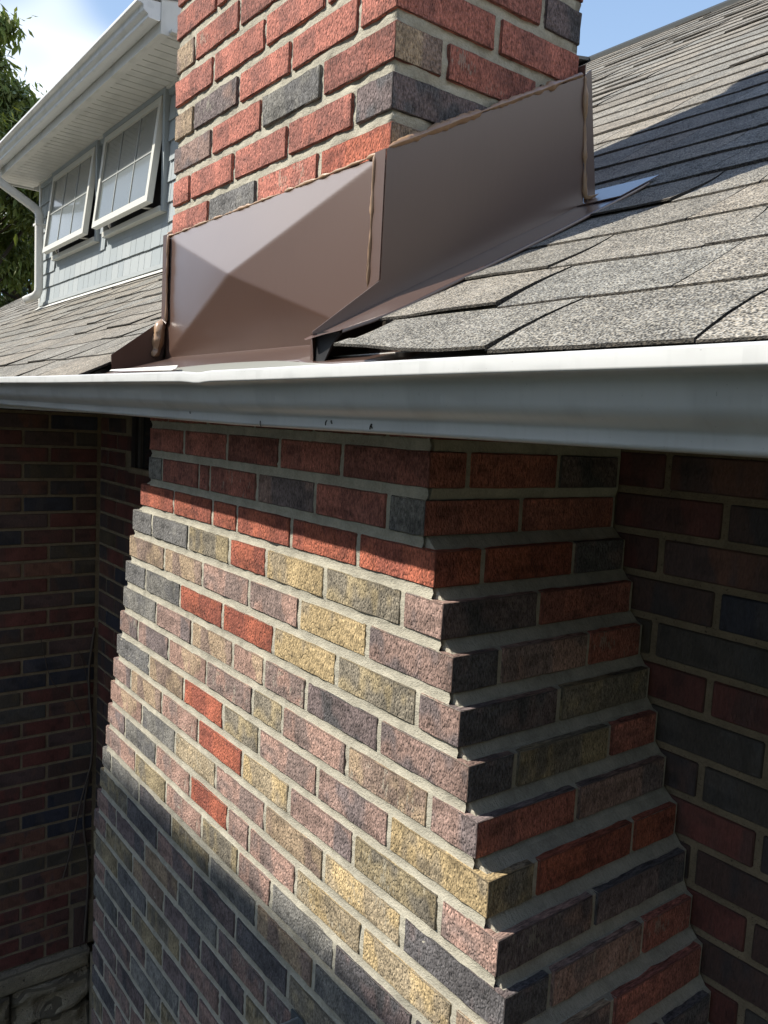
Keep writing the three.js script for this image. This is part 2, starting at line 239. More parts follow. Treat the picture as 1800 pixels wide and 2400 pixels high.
// ------------------------------------------------------------------ the brick house: walls, foundation, eave, roof
const house = thing('brick_house', 'dark brick house with grey shingle roof behind the white gutter', 'house');
const WZ = -0.44, WX = -2.55, CW = 0.0683, WTOP = -0.0137;   // wall planes, course height, a bed joint near the top
const WH = CW - 0.0118, FOUND = -2.47;
{
  const R = rng(5);
  const order = 'mdmmdudmmdonmdmdgdmudm';
  const wcell = () => pick(WCELLS, order[Math.floor(R() * order.length)], R), redMix = 'mmumdudomummodumgn', redcell = () => pick(WCELLS, redMix[Math.floor(R() * redMix.length)], R);  // side wall: redder bricks, also lightened to stand in for bounced light
  const candidates = [];
  function wall(label) { const w = new THREE.Group(); w.name = 'wall'; w.userData.label = label; house.add(w); return w; }
  const back = wall('shaded back wall of dark brick behind the chimney'), side = wall('shaded side wall of dark brick with thin tan joints');
  // mortar beds (solid walls)
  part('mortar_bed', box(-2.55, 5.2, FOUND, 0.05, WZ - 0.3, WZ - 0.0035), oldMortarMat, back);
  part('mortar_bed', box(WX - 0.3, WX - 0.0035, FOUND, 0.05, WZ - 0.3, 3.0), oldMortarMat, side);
  part('coping', box(WX - 0.33, WX + 0.03, 0.051, 0.11, 0.24, 3.03), M(0.34, 0.32, 0.28, 0.9), side);
  const emit = (parent, geoFn, cx, cy, cz) => candidates.push({ parent, geoFn, cx, cy, cz, in: inFrame(cx, cy, cz, 0.12), d: distCam(cx, cy, cz) });
  for (let k = 0; ; k++) {
    const yt = WTOP - k * CW - 0.0059, yb = yt - WH, cy = (yt + yb) / 2; if (yb < FOUND - 0.005) break;
    // back wall, right of the chimney and left of it
    const o = k % 2 ? 0.199 : 0.304;
    for (let x = o - 0.205 * 3; x < 1.5; x += 0.205) { const a = x + 0.006, b = x + 0.199; if (b < 0.06) continue; const cell = k === 8 && Math.abs(a - 0.31) < 0.02 ? pick(WCELLS, 'g', R) : wcell(); emit(back, () => brickGeo(a, b, yb, yt, WZ - 0.05, WZ + 0.0005, cell, { r: 0.003, amp: 0.0007, fine: 0.8 }), (a + b) / 2, cy, WZ); }
    const o2 = k % 2 ? -2.45 : -2.345;
    for (let x = o2 - 0.205; x < -1.3; x += 0.205) { const a = Math.max(WX + 0.012, x + 0.0055), b = x + 0.1995; if (b - a < 0.02) continue; if (cy > -0.28 && b > -2.13) { continue; } const cell = wcell(); emit(back, () => brickGeo(a, b, yb, yt, WZ - 0.05, WZ + 0.0005, cell, { r: 0.003, amp: 0.0007, fine: 0.5 }), (a + b) / 2, cy, WZ + (a > -1.85 ? 9 : 0)); }
    // side wall
    const o3 = k % 2 ? -0.233 : -0.335, low = yb < -2.29;
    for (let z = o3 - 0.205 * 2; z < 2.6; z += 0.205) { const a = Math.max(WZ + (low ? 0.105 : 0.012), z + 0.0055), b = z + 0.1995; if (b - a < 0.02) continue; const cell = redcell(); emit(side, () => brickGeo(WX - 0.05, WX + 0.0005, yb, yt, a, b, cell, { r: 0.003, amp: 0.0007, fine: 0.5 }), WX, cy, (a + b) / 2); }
  }
  // soldier brick standing in the corner above the foundation
  emit(side, () => brickGeo(WX - 0.05, WX + 0.0005, -2.47, -2.285, WZ + 0.02, WZ + 0.085, pick(WCELLS, 'd', R), { r: 0.003, amp: 0.0007, fine: 0.5 }), WX, -2.4, -0.39);
  candidates.sort((a, b) => (b.in - a.in) || a.d - b.d);
  const rest = { wb: [], ws: [] };
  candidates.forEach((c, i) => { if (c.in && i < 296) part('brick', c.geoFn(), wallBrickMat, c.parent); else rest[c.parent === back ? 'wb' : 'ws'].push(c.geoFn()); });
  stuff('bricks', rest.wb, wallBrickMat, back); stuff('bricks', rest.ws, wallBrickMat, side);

  // rough stone foundation under the walls
  const found = new THREE.Group(); found.name = 'foundation'; house.add(found);
  const stoneMat = new THREE.MeshStandardMaterial({ map: own(mortarTex([0.33, 0.27, 0.18], 29, true), 1.6, 1.6), bumpMap: own(mortarBump, 1.6, 1.6), bumpScale: 0.012, roughness: 0.95 });
  part('foundation_core', box(-2.9, -2.62, -3.05, FOUND - 0.002, -0.74, 3.0), stoneMat, found);
  part('foundation_core', box(-2.6, 5.2, -3.05, FOUND - 0.002, -0.74, -0.47), stoneMat, found);
  function stone(x0, x1, y0, y1, z0, z1, seed, rough = 1) {
    const g = new THREE.BoxGeometry(x1 - x0, y1 - y0, z1 - z0, 10, 12, 18), p = g.attributes.position;
    for (let i = 0; i < p.count; i++) { let x = p.getX(i), y = p.getY(i), z = p.getZ(i); const q = rough * 0.09 * (n3(x * 7 + seed, y * 15 + z * 3, z * 7) - 0.5) + rough * 0.05 * (n3(x * 22 + seed, y * 26, z * 22) - 0.5), e = 1 - 0.12 * ((2 * y / (y1 - y0)) ** 4 + (2 * z / (z1 - z0)) ** 4); p.setXYZ(i, x > 0 ? x * e + q : x, y * (1 - 0.03 * n2(z * 20, seed)), z * (1 - 0.03 * n2(y * 20, seed))); }
    smoothNormals(g); g.translate((x0 + x1) / 2, (y0 + y1) / 2, (z0 + z1) / 2); return uvBox(g);
  }
  part('ledge', stone(WX - 0.12, WX + 0.05, -2.56, -2.474, -0.42, 0.9, 51, 0.25), stoneMat, found);
  [[-0.42, -0.09, -2.72, -2.565], [-0.08, 0.32, -2.76, -2.565], [-0.42, -0.2, -3.02, -2.73], [-0.19, 0.25, -3.02, -2.77], [0.33, 0.75, -2.8, -2.565], [0.26, 0.8, -3.02, -2.81]].forEach((q, i) => part('stone', stone(WX - 0.12, WX + 0.045, q[2], q[3], q[0], q[1], i * 13.7), stoneMat, found));
  for (let i = 0; i < 4; i++) part('stone', stone(WX + 0.06 + i * 0.4, WX + 0.44 + i * 0.4, -3.02, -2.475, -0.55, WZ + 0.03, 90 + i * 7), stoneMat, found);

  // soffit boards, fascia and roof deck
  const soffitMat = M(0.36, 0.34, 0.30, 0.7);
  part('soffit', box(-2.55, 5.2, -0.012, 0.006, WZ + 0.001, 0.079), soffitMat, house);
  part('fascia', box(-2.55, 5.2, -0.07, 0.025, 0.0792, 0.092), whiteMat, house);
  // dark window behind the chimney's shoulder
  const win = new THREE.Group(); win.name = 'window'; win.userData.label = 'dark window beside the brick chimney'; house.add(win);
  const darkFrame = M(0.022, 0.02, 0.02, 0.5), palerFrame = M(0.06, 0.055, 0.05, 0.5);
  part('jamb', box(-2.125, -2.085, -0.27, -0.014, WZ - 0.003, WZ + 0.02), darkFrame, win);
  part('jamb', box(-2.078, -2.05, -0.27, -0.014, WZ - 0.003, WZ + 0.012), palerFrame, win);
  part('pane', box(-2.049, -1.5, -0.27, -0.014, WZ - 0.003, WZ + 0.003), M(0.02, 0.022, 0.025, 0.1), win);
  part('sill', box(-2.13, -1.48, -0.292, -0.2705, WZ - 0.003, WZ + 0.03), oldMortarMat, win);

  // roof
  const roof = new THREE.Group(); roof.name = 'roof'; house.add(roof);
  for (const [xa, xb, zf] of [[-11.5, -0.801, 0.17], [-0.8, 0.2795, -0.012], [0.28, 5.2, 0.17]]) {
    const prof = []; for (let z = zf; z > RIDGE; z -= 0.1) prof.push([z, yR(z) - 0.008]); prof.push([RIDGE, yR(RIDGE) - 0.008]);
    const low = zf > 0 ? [[0.08, 0.007], [zf - 0.005, yR(zf) - 0.02]] : [[zf, 0.007]];
    const shape = new THREE.Shape([...prof, [RIDGE * 2 - 0.2, 0.03], [RIDGE * 2 - 0.2, 0.007], ...low].map((q) => new THREE.Vector2(-q[0], q[1])));
    const deckG = new THREE.ExtrudeGeometry(shape, { depth: xb - xa, bevelEnabled: false }); deckG.rotateY(Math.PI / 2); deckG.translate(xa, 0, 0);
    part('roof_deck', deckG, M(0.06, 0.055, 0.05, 0.9), roof);
  }
  const S = rng(77), list = [];
  const fronts = [0.192, 0.075, -0.06, -0.185, -0.322, -0.457]; while (fronts[fronts.length - 1] > RIDGE + 0.15) fronts.push(fronts[fronts.length - 1] - 0.128);
  const fixed = { 0: [0.13, 0.417, 0.626, 0.85], 1: [0.105, 0.307, 0.52, 0.74], 2: [0.06, 0.258, 0.47, 0.66], 3: [0.03, 0.22, 0.36, 0.55] };
  const skew = (x, n) => (hash(Math.round(x * 500), n, 3) - 0.6) * 0.03;
  const bow = (x, n, b) => (hash(Math.round(x * 500), n, 5) - 0.35) * 0.026 * Math.sin(Math.min(1, b / 0.76) * Math.PI) + 0.02 * Math.max(0, b - 0.55) * hash(Math.round(x * 500), n, 6);
  const CUT = [0.2, 0.19, 0.18];   // bare asphalt at the cut edges
  function shingle(x0, x1, z0, zb, lift, tone, seed, first, n0) {
    const nx = 4, rows = [[z0, 0], [z0, 1], [z0, 1], [z0 - 0.02, 1], [lerp(z0, zb, 0.27), 1], [lerp(z0, zb, 0.43), 1], [lerp(z0, zb, 0.58), 1], [lerp(z0, zb, 0.72), 1], [zb, 1]], pos = [], uv = [], col = [], idx = [], sk0 = skew(x0, n0), sk1 = skew(x1, n0), ou = S() * 3, ov = S() * 3;
    rows.forEach((q, j) => { for (let i = 0; i <= nx; i++) {
      const t = i / nx, back = clamp((z0 - q[0]) / (z0 - zb)); let x = lerp(x0 + 0.0013 + sk0 * back + bow(x0, n0, back), x1 - 0.0013 + sk1 * back + bow(x1, n0, back), t), z = q[0] + (j < 3 ? (n0 ? 0.020 : 0.004) * (n2(x * 7 + n0 * 3, n0 * 5.3, 2) - 0.5) + 0.004 * (n2(x * 40, seed, 2) - 0.5) : 0);
      if (first) { const c = clamp((0.36 - x) / 0.22); if (j < 4) z -= 0.026 * c * (1 - back); }
      let hgt = lerp(lift, 0.0012, Math.min(1, back * 1.05)) + 0.0022 * (n2(x * 14, seed * 1.7 + back * 2, 3) - 0.5) * (1 - back);
      if (first) hgt += 0.006 * clamp((0.3 - x) / 0.17) * (1 - back);
      pos.push(x, yR(z) + (q[1] ? hgt : Math.max(0.0004, hgt - (n0 > 4 ? 0.0055 : 0.0032))), z); uv.push(x + ou, -z * 1.15 + ov - (q[1] ? 0 : 0.006)); col.push(...(j < 2 ? CUT : tone));
    } });
    const n = nx + 1; for (let j = 0; j < rows.length - 1; j++) if (j !== 1) for (let i = 0; i < nx; i++) { const a = j * n + i, b = a + n; idx.push(a, a + 1, b, a + 1, b + 1, b); }
    // side edges down to the deck
    for (const e of [0, nx]) { const base = pos.length / 3; for (let j = 2; j < rows.length; j++) { const k = (j * n + e) * 3; pos.push(pos[k], pos[k + 1], pos[k + 2], pos[k], pos[k + 1] - 0.0055, pos[k + 2]); uv.push(uv[(j * n + e) * 2], uv[(j * n + e) * 2 + 1], uv[(j * n + e) * 2] + 0.006, uv[(j * n + e) * 2 + 1]); col.push(...CUT, ...CUT); } for (let j = 0; j < rows.length - 3; j++) { const a = base + j * 2; idx.push(a, a + 2, a + 1, a + 2, a + 3, a + 1); } }
    const g = new THREE.BufferGeometry(); g.setAttribute('position', new THREE.Float32BufferAttribute(pos, 3)); g.setAttribute('uv', new THREE.Float32BufferAttribute(uv, 2)); g.setAttribute('color', new THREE.Float32BufferAttribute(col, 3)); g.setIndex(idx);
    const f = g.toNonIndexed(); f.computeVertexNormals(); return f;
  }
  fronts.forEach((z0, n) => {
    const zb = Math.max(RIDGE + 0.01, z0 - 0.175); let x = -11.5 + S() * 0.2; const fx = fixed[n] ? fixed[n].slice() : null;
    while (x < 5.2) {
      let w = 0.10 + 0.15 * S() + (S() < 0.2 ? 0.1 : 0); let x1 = Math.min(5.2, x + w);
      if (fx && x < fx[0] && x1 > fx[0] - 0.05) x1 = fx[0]; else if (fx) for (let q = 0; q < fx.length - 1; q++) if (Math.abs(x - fx[q]) < 0.002) x1 = fx[q + 1];
      const tn = 0.86 + 0.26 * S(), wm = (S() - 0.5) * 0.08, lift = (n > 4 ? 0.0075 : n ? 0.0048 : 0.0032) + (S() < 0.35 ? 0.006 * S() : 0), sd = S() * 500;
      const cx = (x + x1) / 2, cz = z0 - 0.06;
      const inside = z0 > -0.40 && x1 > -0.80 && x < 0.015 - 1e-6, cover = n === 0 && x < 0.129 && x1 > -0.80 && x > -0.80;
      let a = x, b = x1; if (inside && x < -0.80) { b = -0.80; } if (inside && x1 > 0.03 && n > 0) a = 0.02;
      if (!(inside && a === x && b === x1) && !cover) { const q = [a, b, z0, zb, lift, [tn * (1 + wm), tn, tn * (1 - wm)], sd, n === 0 && a > 0, n]; list.push({ q, size: (b - a) / distCam((a + b) / 2, yR(cz), cz) ** 2, in: inFrame((a + b) / 2, yR(cz), cz, 0.08) && !(cx < -3 && cz < -1.1) }); }
      x = x1;
    }
  });
  list.sort((a, b) => (b.in - a.in) || b.size - a.size);
  const far = []; list.forEach((s, i) => { const g = shingle(...s.q); if (s.in && i < 300) part('shingle', g, shingleMat, roof); else far.push(g); });
  stuff('shingles', far, shingleMat, roof);
  const cap = sweep([[RIDGE + 0.13, yR(RIDGE + 0.13) + 0.004], [RIDGE + 0.13, yR(RIDGE + 0.13) + 0.03], [RIDGE, yR(RIDGE) + 0.03], [RIDGE - 0.13, yR(RIDGE + 0.13) + 0.03], [RIDGE - 0.13, yR(RIDGE + 0.13)]], [-11.5, -2.9, 5.2], (x, z, y) => [x, y, z]);
  part('ridge_vent', sharp(cap), M(0.03, 0.034, 0.034, 0.8, { side: THREE.DoubleSide }), roof);
}

// ------------------------------------------------------------------ the chimney
{
  const chimney = thing('chimney', 'new brick chimney with wide stepped base and narrow red upper stack', 'chimney');
  const R = rng(31), C = 0.0677, H = 0.0512, J = 0.0052;
  const other = [];
  const put = (a, b, y0, y1, z0, z1, cell, cellB, opt = {}) => { const g = brickGeo(a, b, y0, y1, z0, z1, cell, { fine: 1, ...opt, cellB }); if (opt.hide || !inFrame(...(opt.see ?? [(a + b) / 2, (y0 + y1) / 2, z1]), 0.1)) other.push(g); else part('brick', g, brickMat, chimney); };
  const cel = (c) => pick(CELLS, c, R);
  // --- stepped base
  const rows = [   // joints across the front and the tones of the bricks between them, left to right; then the right-hand side
    [[-0.706, -0.5, -0.297, -0.101], 'rrrrr', [-0.087, -0.28], 'rrK'], [[-0.822, -0.626, -0.574, -0.374, -0.175, 0.023], 'GrrrPrG', [-0.206], 'rr'], [[-0.752, -0.557, -0.449, -0.247, -0.047], 'RRRRRR', [-0.105, -0.304], 'RRK'],
    [[-0.875, -0.671, -0.477, -0.33, -0.135, 0.068], 'GGORTOP', [-0.206], 'Kr'], [[-0.798, -0.595, -0.39, -0.21, -0.011], 'BBkkTP', [-0.104, -0.298], 'Kkr'], [[-0.908, -0.706, -0.497, -0.293, -0.089, 0.114], 'GGRRTOP', [-0.212], 'KO'],
    [[-0.838, -0.642, -0.448, -0.323, -0.177, 0.03], 'GPBpkKP', [-0.103, -0.311], 'KOr'], [[-0.95, -0.762, -0.563, -0.362, -0.251, -0.049, 0.151], 'PPpkOkBP', [-0.214], 'rP'], [[-0.874, -0.673, -0.481, -0.332, -0.13, 0.066], 'GBROkPT', [-0.103, -0.319], 'ORR'],
    [[-0.991, -0.792, -0.594, -0.394, -0.217, -0.02, 0.185], 'PBkRTPOk', [-0.206], 'PK'], [[-0.914, -0.712, -0.506, -0.3, -0.101, 0.108], 'pGTkBTK', [-0.1, -0.306], 'Kkr'], [[-1.025, -0.821, -0.626, -0.446, -0.356, -0.184, 0.014, 0.225], 'PGkRPkTTB', [-0.21], 'Pr'],
    [[-0.952, -0.757, -0.563, -0.397, -0.267, -0.058, 0.145], 'kOkOkGKK', [-0.103, -0.31], 'OkK'],
  ];
  const uneven = (i, k) => (hash(i + 5, k, 2) - 0.5) * 0.007;
  const edgeR = (i) => (i < 2 ? 0.112 : i === 2 ? 0.136 : 0.160 + 0.0225 * Math.min(13, i - 3)) + uneven(i, 1), edgeL = (i) => (i < 2 ? -0.902 : i === 2 ? -0.951 : -1.0 - 0.0193 * Math.min(13, i - 3)) + uneven(i, 2);
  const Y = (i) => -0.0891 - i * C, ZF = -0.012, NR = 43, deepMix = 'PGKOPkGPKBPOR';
  for (let i = -1; i < NR; i++) {
    const yt = Y(i) - (C - H) / 2, yb = yt - H, L = edgeL(i), Rr = edgeR(i);
    let joints, tones, sj, st;
    if (rows[i]) [joints, tones, sj, st] = rows[i];
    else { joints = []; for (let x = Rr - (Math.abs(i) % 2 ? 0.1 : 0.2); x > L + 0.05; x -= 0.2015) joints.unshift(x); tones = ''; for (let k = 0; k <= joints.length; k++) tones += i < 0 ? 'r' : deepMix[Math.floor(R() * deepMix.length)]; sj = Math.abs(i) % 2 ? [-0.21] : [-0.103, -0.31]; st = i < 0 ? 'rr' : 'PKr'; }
    const e = [L, ...joints, Rr];
    for (let k = 0; k < e.length - 1; k++) {
      const first = k === 0, last = k === e.length - 2, a = e[k] + (first ? 0 : J), b = e[k + 1] - (last ? 0 : J);
      const depth = last ? -sj[0] - J : first ? (b - a > 0.13 ? 0.092 : 0.2) : 0.06;
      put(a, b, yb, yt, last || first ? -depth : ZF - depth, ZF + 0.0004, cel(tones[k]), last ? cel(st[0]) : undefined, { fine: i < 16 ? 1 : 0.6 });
    }
    const sz = [...sj, -0.441];
    for (let k = 0; k < sz.length - 1; k++) { const z1 = sz[k] - J, z0 = sz[k + 1] + (k === sz.length - 2 ? 0.012 : J); if (z1 - z0 > 0.02) put(Rr - 0.07, Rr + 0.0004, yb, yt, z0, z1, cel(st[(k + 1) % st.length]), cel(st[(k + 1) % st.length]), { see: [Rr, yb, z1] }); }
    for (let z = -0.21; z > -0.43; z -= 0.21) put(L - 0.0004, L + 0.06, yb, yt, Math.max(-0.43, z - 0.2), z - J, cel('P'), undefined, { hide: true, fine: 0.4 });
  }
  // mortar body of the base: set back behind the bricks, sloped washes on every shoulder step
  const rs = [], ls = [], inset = 0.0045;
  for (let i = -1; i < NR; i++) { const yt = Y(i) - (C - H) / 2 + 0.0008, yb = Y(i + 1) + (C - H) / 2 - 0.0008; const w = i > 1 ? 0.010 : 0; rs.push([edgeR(i) - inset - w, yt], [edgeR(i) - inset, yt - 0.004], [edgeR(i) - inset, yb]); ls.push([edgeL(i) + inset + w, yt], [edgeL(i) + inset, yt - 0.004], [edgeL(i) + inset, yb]); }
  const coreShape = new THREE.Shape([...rs, ...ls.reverse()].map((q) => new THREE.Vector2(...q)));
  const coreG = new THREE.ExtrudeGeometry(coreShape, { depth: 0.426 - 0.0095, bevelEnabled: false }); coreG.translate(0, 0, -0.4385); part('mortar_core', coreG, mortarMat, chimney);
  // tooled bed joints across the front: a shallow hollow pressed into every joint, uneven along its length
  {
    const pos = [], uv = [], idx = [], nx = 150, sub = 9;
    const ys = []; for (let i = -1; i < 40; i++) for (let s = 0; s < sub; s++) ys.push([i, s / sub]);
    for (const [i, t] of ys) { const y = Y(i) - t * C, c = Math.min(t, 1 - t) * C, L = edgeL(t < 0.12 ? i - 1 < 0 ? 0 : i - 1 : i) + 0.006, Rr = edgeR(t < 0.12 ? Math.max(0, i - 1) : i) - 0.006;
      for (let q = 0; q <= nx; q++) { const x = lerp(L, Rr, q / nx), hollow = 0.0030 * (1 - clamp(c / 0.0085) ** 2), z = ZF - 0.0016 - hollow + 0.0022 * (n2(x * 26, y * 90, 3) - 0.5) + 0.0012 * (n2(x * 90, y * 160, 4) - 0.5); pos.push(x, y + 0.0018 * (n2(x * 9, i * 3.7, 8) - 0.5), z); uv.push(x, y); } }
    for (let j = 0; j < ys.length - 1; j++) for (let q = 0; q < nx; q++) { const a = j * (nx + 1) + q, b = a + nx + 1; idx.push(a, b, a + 1, b, b + 1, a + 1); }
    const g = new THREE.BufferGeometry(); g.setAttribute('position', new THREE.Float32BufferAttribute(pos, 3)); g.setAttribute('uv', new THREE.Float32BufferAttribute(uv, 2)); g.setIndex(idx); g.computeVertexNormals(); part('bed_joints', g, new THREE.MeshStandardMaterial({ map: mortarMat.map, bumpMap: mortarMat.bumpMap, bumpScale: 0.0016, roughness: 0.96, side: THREE.DoubleSide }), chimney);
  }
  // --- upper stack
  const UX0 = -0.766, UZ0 = -0.385, y0 = 0.5057, HU = 0.0508, JU = 0.0062;
  const up = { '-3': [[-0.59, -0.394, -0.188], 'rGrp'], '-2': [[-0.682, -0.487, -0.29, -0.095], 'rrrrK'], '-1': [[-0.587, -0.384, -0.189], 'PrGr'], 0: [[-0.674, -0.477, -0.289, -0.092], 'BPrrr'], 1: [[-0.585, -0.381, -0.186], 'rrrr'], 2: [[-0.676, -0.482, -0.287, -0.09], 'Brrrr'], 3: [[-0.58, -0.363, -0.17], 'rrrr'] };
  const us = { '-3': 'BBr', '-2': 'Kr', '-1': 'BrB', 0: 'rr', 1: 'rrK', 2: 'rr' };
  for (let k = -6; k < 18; k++) {
    const yb = y0 + k * C + (C - HU) / 2, yt = yb + HU, odd = Math.abs(k) % 2; let [joints, tones] = up[k] ?? [odd ? [-0.585, -0.383, -0.188] : [-0.676, -0.48, -0.288, -0.092], odd ? 'rrrr' : 'rrrrr'];
    const sj = odd ? [-0.094, -0.293] : [-0.197], st = us[k] ?? 'rrr', e = [UX0, ...joints, 0];
    for (let q = 0; q < e.length - 1; q++) { const first = q === 0, last = q === e.length - 2, a = e[q] + (first ? 0 : JU), b = e[q + 1] - (last ? 0 : JU); put(a, b, yb, yt, last ? sj[0] + JU : first ? (b - a > 0.13 ? -0.09 : -0.19) : -0.06, 0.0005, cel(tones[q]), last ? cel(st[0]) : undefined, { amp: 0.0016, r: 0.0016 }); }
    const sz = [...sj, UZ0]; for (let q = 0; q < sz.length - 1; q++) put(-0.07, 0.0005, yb, yt, sz[q + 1] + (q === sz.length - 2 ? 0 : JU), sz[q] - JU, cel(st[(q + 1) % st.length]), cel(st[(q + 1) % st.length]), { amp: 0.0016, r: 0.0016, see: [0, yb, sz[q]] });
    put(UX0 - 0.0005, UX0 + 0.06, yb, yt, UZ0, -0.2, cel('r'), undefined, { hide: true, fine: 0.4 });
    for (let x = UX0 + 0.07; x < -0.1; x += 0.2) put(x, x + 0.19, yb, yt, UZ0 - 0.0005, UZ0 + 0.05, cel('r'), undefined, { hide: true, fine: 0.4 });
  }
  {
    const g = new THREE.BoxGeometry(0.766 - 0.0085, 1.66, 0.385 - 0.0085, 70, 260, 34), p = g.attributes.position, w = 0.7575 / 2, d = 0.3765 / 2;
    for (let i = 0; i < p.count; i++) { const x = p.getX(i), y = p.getY(i), z = p.getZ(i), q = 0.0045 * (n3(x * 34, y * 80, z * 34) - 0.5) + 0.003 * (n3(x * 110, y * 170, z * 110) - 0.5); p.setXYZ(i, Math.abs(x) > w - 1e-5 ? x + Math.sign(x) * q : x, y, Math.abs(z) > d - 1e-5 ? z + Math.sign(z) * q : z); }
    smoothNormals(g); g.translate(UX0 / 2, 0.895, UZ0 / 2); part('mortar_core', uvBox(g), mortarMat, chimney);
  }
  part('chimney_cap', box(-0.82, 0.055, 1.73, 1.81, -0.44, 0.055), M(0.4, 0.38, 0.34, 0.95), chimney);
  stuff('bricks', other, brickMat, chimney);
}

// ------------------------------------------------------------------ brown sheet metal flashing round the stack
{
  const fl = thing('chimney_flashing', 'brown sheet metal flashing wrapped round the base of the red brick stack', 'flashing');
  // front sheet, cross-broken so that four facets rise to a middle point
  const nx = 160, ny = 64, pos = [], uv = [], idx = [], x0 = -0.774, x1 = -0.002, yb = 0.058, yt = 0.3155;
  for (let j = 0; j <= ny; j++) for (let i = 0; i <= nx; i++) { const u = i / nx * 2 - 1, v = j / ny * 2 - 1, a = Math.abs(u), b = Math.abs(v), k = 0.014, d = Math.max(a, b), s = Math.max(0, k - Math.abs(a - b)), m = d + s * s / (4 * k); const x = lerp(x0, x1, i / nx), y = lerp(yb, yt, j / ny); pos.push(x, y, 0.0065 + 0.046 * Math.max(0, 1 - m) + 0.0022 * (n2(x * 7, y * 9, 2) - 0.5) * (1 - d)); uv.push(x, y); }
  for (let j = 0; j < ny; j++) for (let i = 0; i < nx; i++) { const a = j * (nx + 1) + i, b = a + nx + 1; idx.push(a, a + 1, b, a + 1, b + 1, b); }
  const g = new THREE.BufferGeometry(); g.setAttribute('position', new THREE.Float32BufferAttribute(pos, 3)); g.setAttribute('uv', new THREE.Float32BufferAttribute(uv, 2)); g.setIndex(idx); g.computeVertexNormals(); part('front_sheet', g, brownMat, fl).userData.label = 'front sheet creased into four facets';
  const rows = [[0.0065, 0.0585], [0.012, 0.0545], [0.07, 0.036], [0.128, 0.0185], [0.134, 0.0165], [0.134, 0.0135]];
  const xs = []; for (let x = -0.80; x <= 0.2601; x += 0.0265) xs.push(x);
  part('apron', sweep(rows, xs, (x, z, y) => [x, y + 0.003 * (n2(x * 6, z * 9, 4) - 0.5) * clamp(z / 0.12) - (x > 0.0 ? 0.006 : 0), z]), brownMat, fl);
  const base = (z) => yR(z) + 0.0125;
  for (const s of [1, -1]) {
    const X = s > 0 ? 0.0115 : -0.7775, t = s > 0 ? [1, 0, 0] : [-1, 0, 0], zy = [[0.0145, 0.139], [0.124, 0.0545], [0.1165, base(0.1165)]];
    const line = [[0.122, 0.012], [0.0145, 0.042]]; for (let z = 0.0; z > -0.405; z -= 0.06) line.push([z, base(z)]); line.push([-0.407, base(-0.407)]);
    part('side_panel', plate([[X, 0.318, 0.0145], [X, 0.139, 0.0145], [X, 0.0545, 0.124], ...line.map(([z, y]) => [X, y, z]), [X, 0.530, -0.387]], 0.0016, t), brownMat, fl);
    part('corner_return', plate([[X, 0.139, 0.0148], [X, 0.318, 0.0148], [X - s * 0.025, 0.318, 0.0142], [X - s * 0.025, 0.128, 0.0142]], 0.0014, [0, 0, 1]), brownMat, fl);
    // flange lying on the shingles, hemmed outer edge
    const st = []; for (let z = 0.136; z > -0.47; z -= 0.02) st.push(z);
    const fp = [[0, 0.001], [0.004, -0.0008], [0.045, -0.0018], [0.086, -0.003], [0.089, -0.0016], [0.0905, -0.003], [0.0905, -0.007]];
    part('flange', sweep(fp, st, (z, dx, dy) => [X + s * dx, base(z) + dy - (s < 0 ? 0.016 : 0) + (dx > 0.02 && s > 0 ? 0.010 * clamp((z - 0.02) / 0.11) ** 2 * dx / 0.09 : 0) + 0.002 * (n2(z * 9, dx * 20, s + 4) - 0.5), z]), brownMat, fl);
    part('sealant_bead', bead(s > 0 ? [[0.0115, 0.320, 0.012], [0.0115, 0.428, -0.188], [0.0115, 0.533, -0.385]] : [[-0.770, 0.318, 0.012], [-0.772, 0.43, -0.196], [-0.772, 0.532, -0.385]], 0.0046, 3 + s, 0.7), sealMat, fl);
    part('sealant_bead', bead([[X - s * 0.026, 0.316, 0.0155], [X - s * 0.0255, 0.23, 0.0160], [X - s * 0.027, 0.131, 0.0160]], 0.0026, 8 + s, 0.4), sealMat, fl);
    if (s > 0) {
      part('rear_return', plate([[X + 0.001, 0.532, -0.3875], [X + 0.001, base(-0.41) + 0.001, -0.4085], [X + 0.001, base(-0.435) + 0.001, -0.436], [X + 0.001, 0.545, -0.402]], 0.0015, t), brownMat, fl);
      part('sealant_bead', bead([[X + 0.002, 0.532, -0.388], [X + 0.0025, 0.45, -0.396], [X + 0.0025, base(-0.41) + 0.02, -0.407], [X + 0.004, base(-0.415) + 0.004, -0.412], [X + 0.02, base(-0.43) + 0.004, -0.425]], 0.0034, 21, 0.5), sealMat, fl);
      part('membrane', plate([[X + 0.001, base(0.1165) - 0.001, 0.1185], [X + 0.004, 0.006, 0.121], [X + 0.028, 0.012, 0.122], [X + 0.05, 0.036, 0.124], [X + 0.072, 0.049, 0.126], [X + 0.03, 0.0535, 0.122]], 0.003, [0, 0, -1]), blackMat, fl);
      part('torn_edge', plate([[X - 0.001, 0.052, 0.1235], [X - 0.0015, 0.006, 0.1225], [X + 0.004, 0.004, 0.1228], [X + 0.006, 0.02, 0.123], [X + 0.0035, 0.043, 0.1238]], 0.0012, [0, 0, 1]), brownMat, fl);
    } else part('sealant_bead', bead([[X + 0.003, 0.142, 0.016], [X + 0.006, 0.10, 0.024], [X + 0.005, 0.07, 0.028], [X + 0.012, 0.059, 0.036]], 0.0085, 30, 0.4), sealMat, fl);
  }
  part('sealant_bead', bead([[-0.776, 0.3165, 0.008], [-0.6, 0.3175, 0.006], [-0.4, 0.317, 0.006], [-0.2, 0.3175, 0.006], [0.004, 0.3175, 0.009]], 0.0024, 41, 0.8), sealMat, fl);
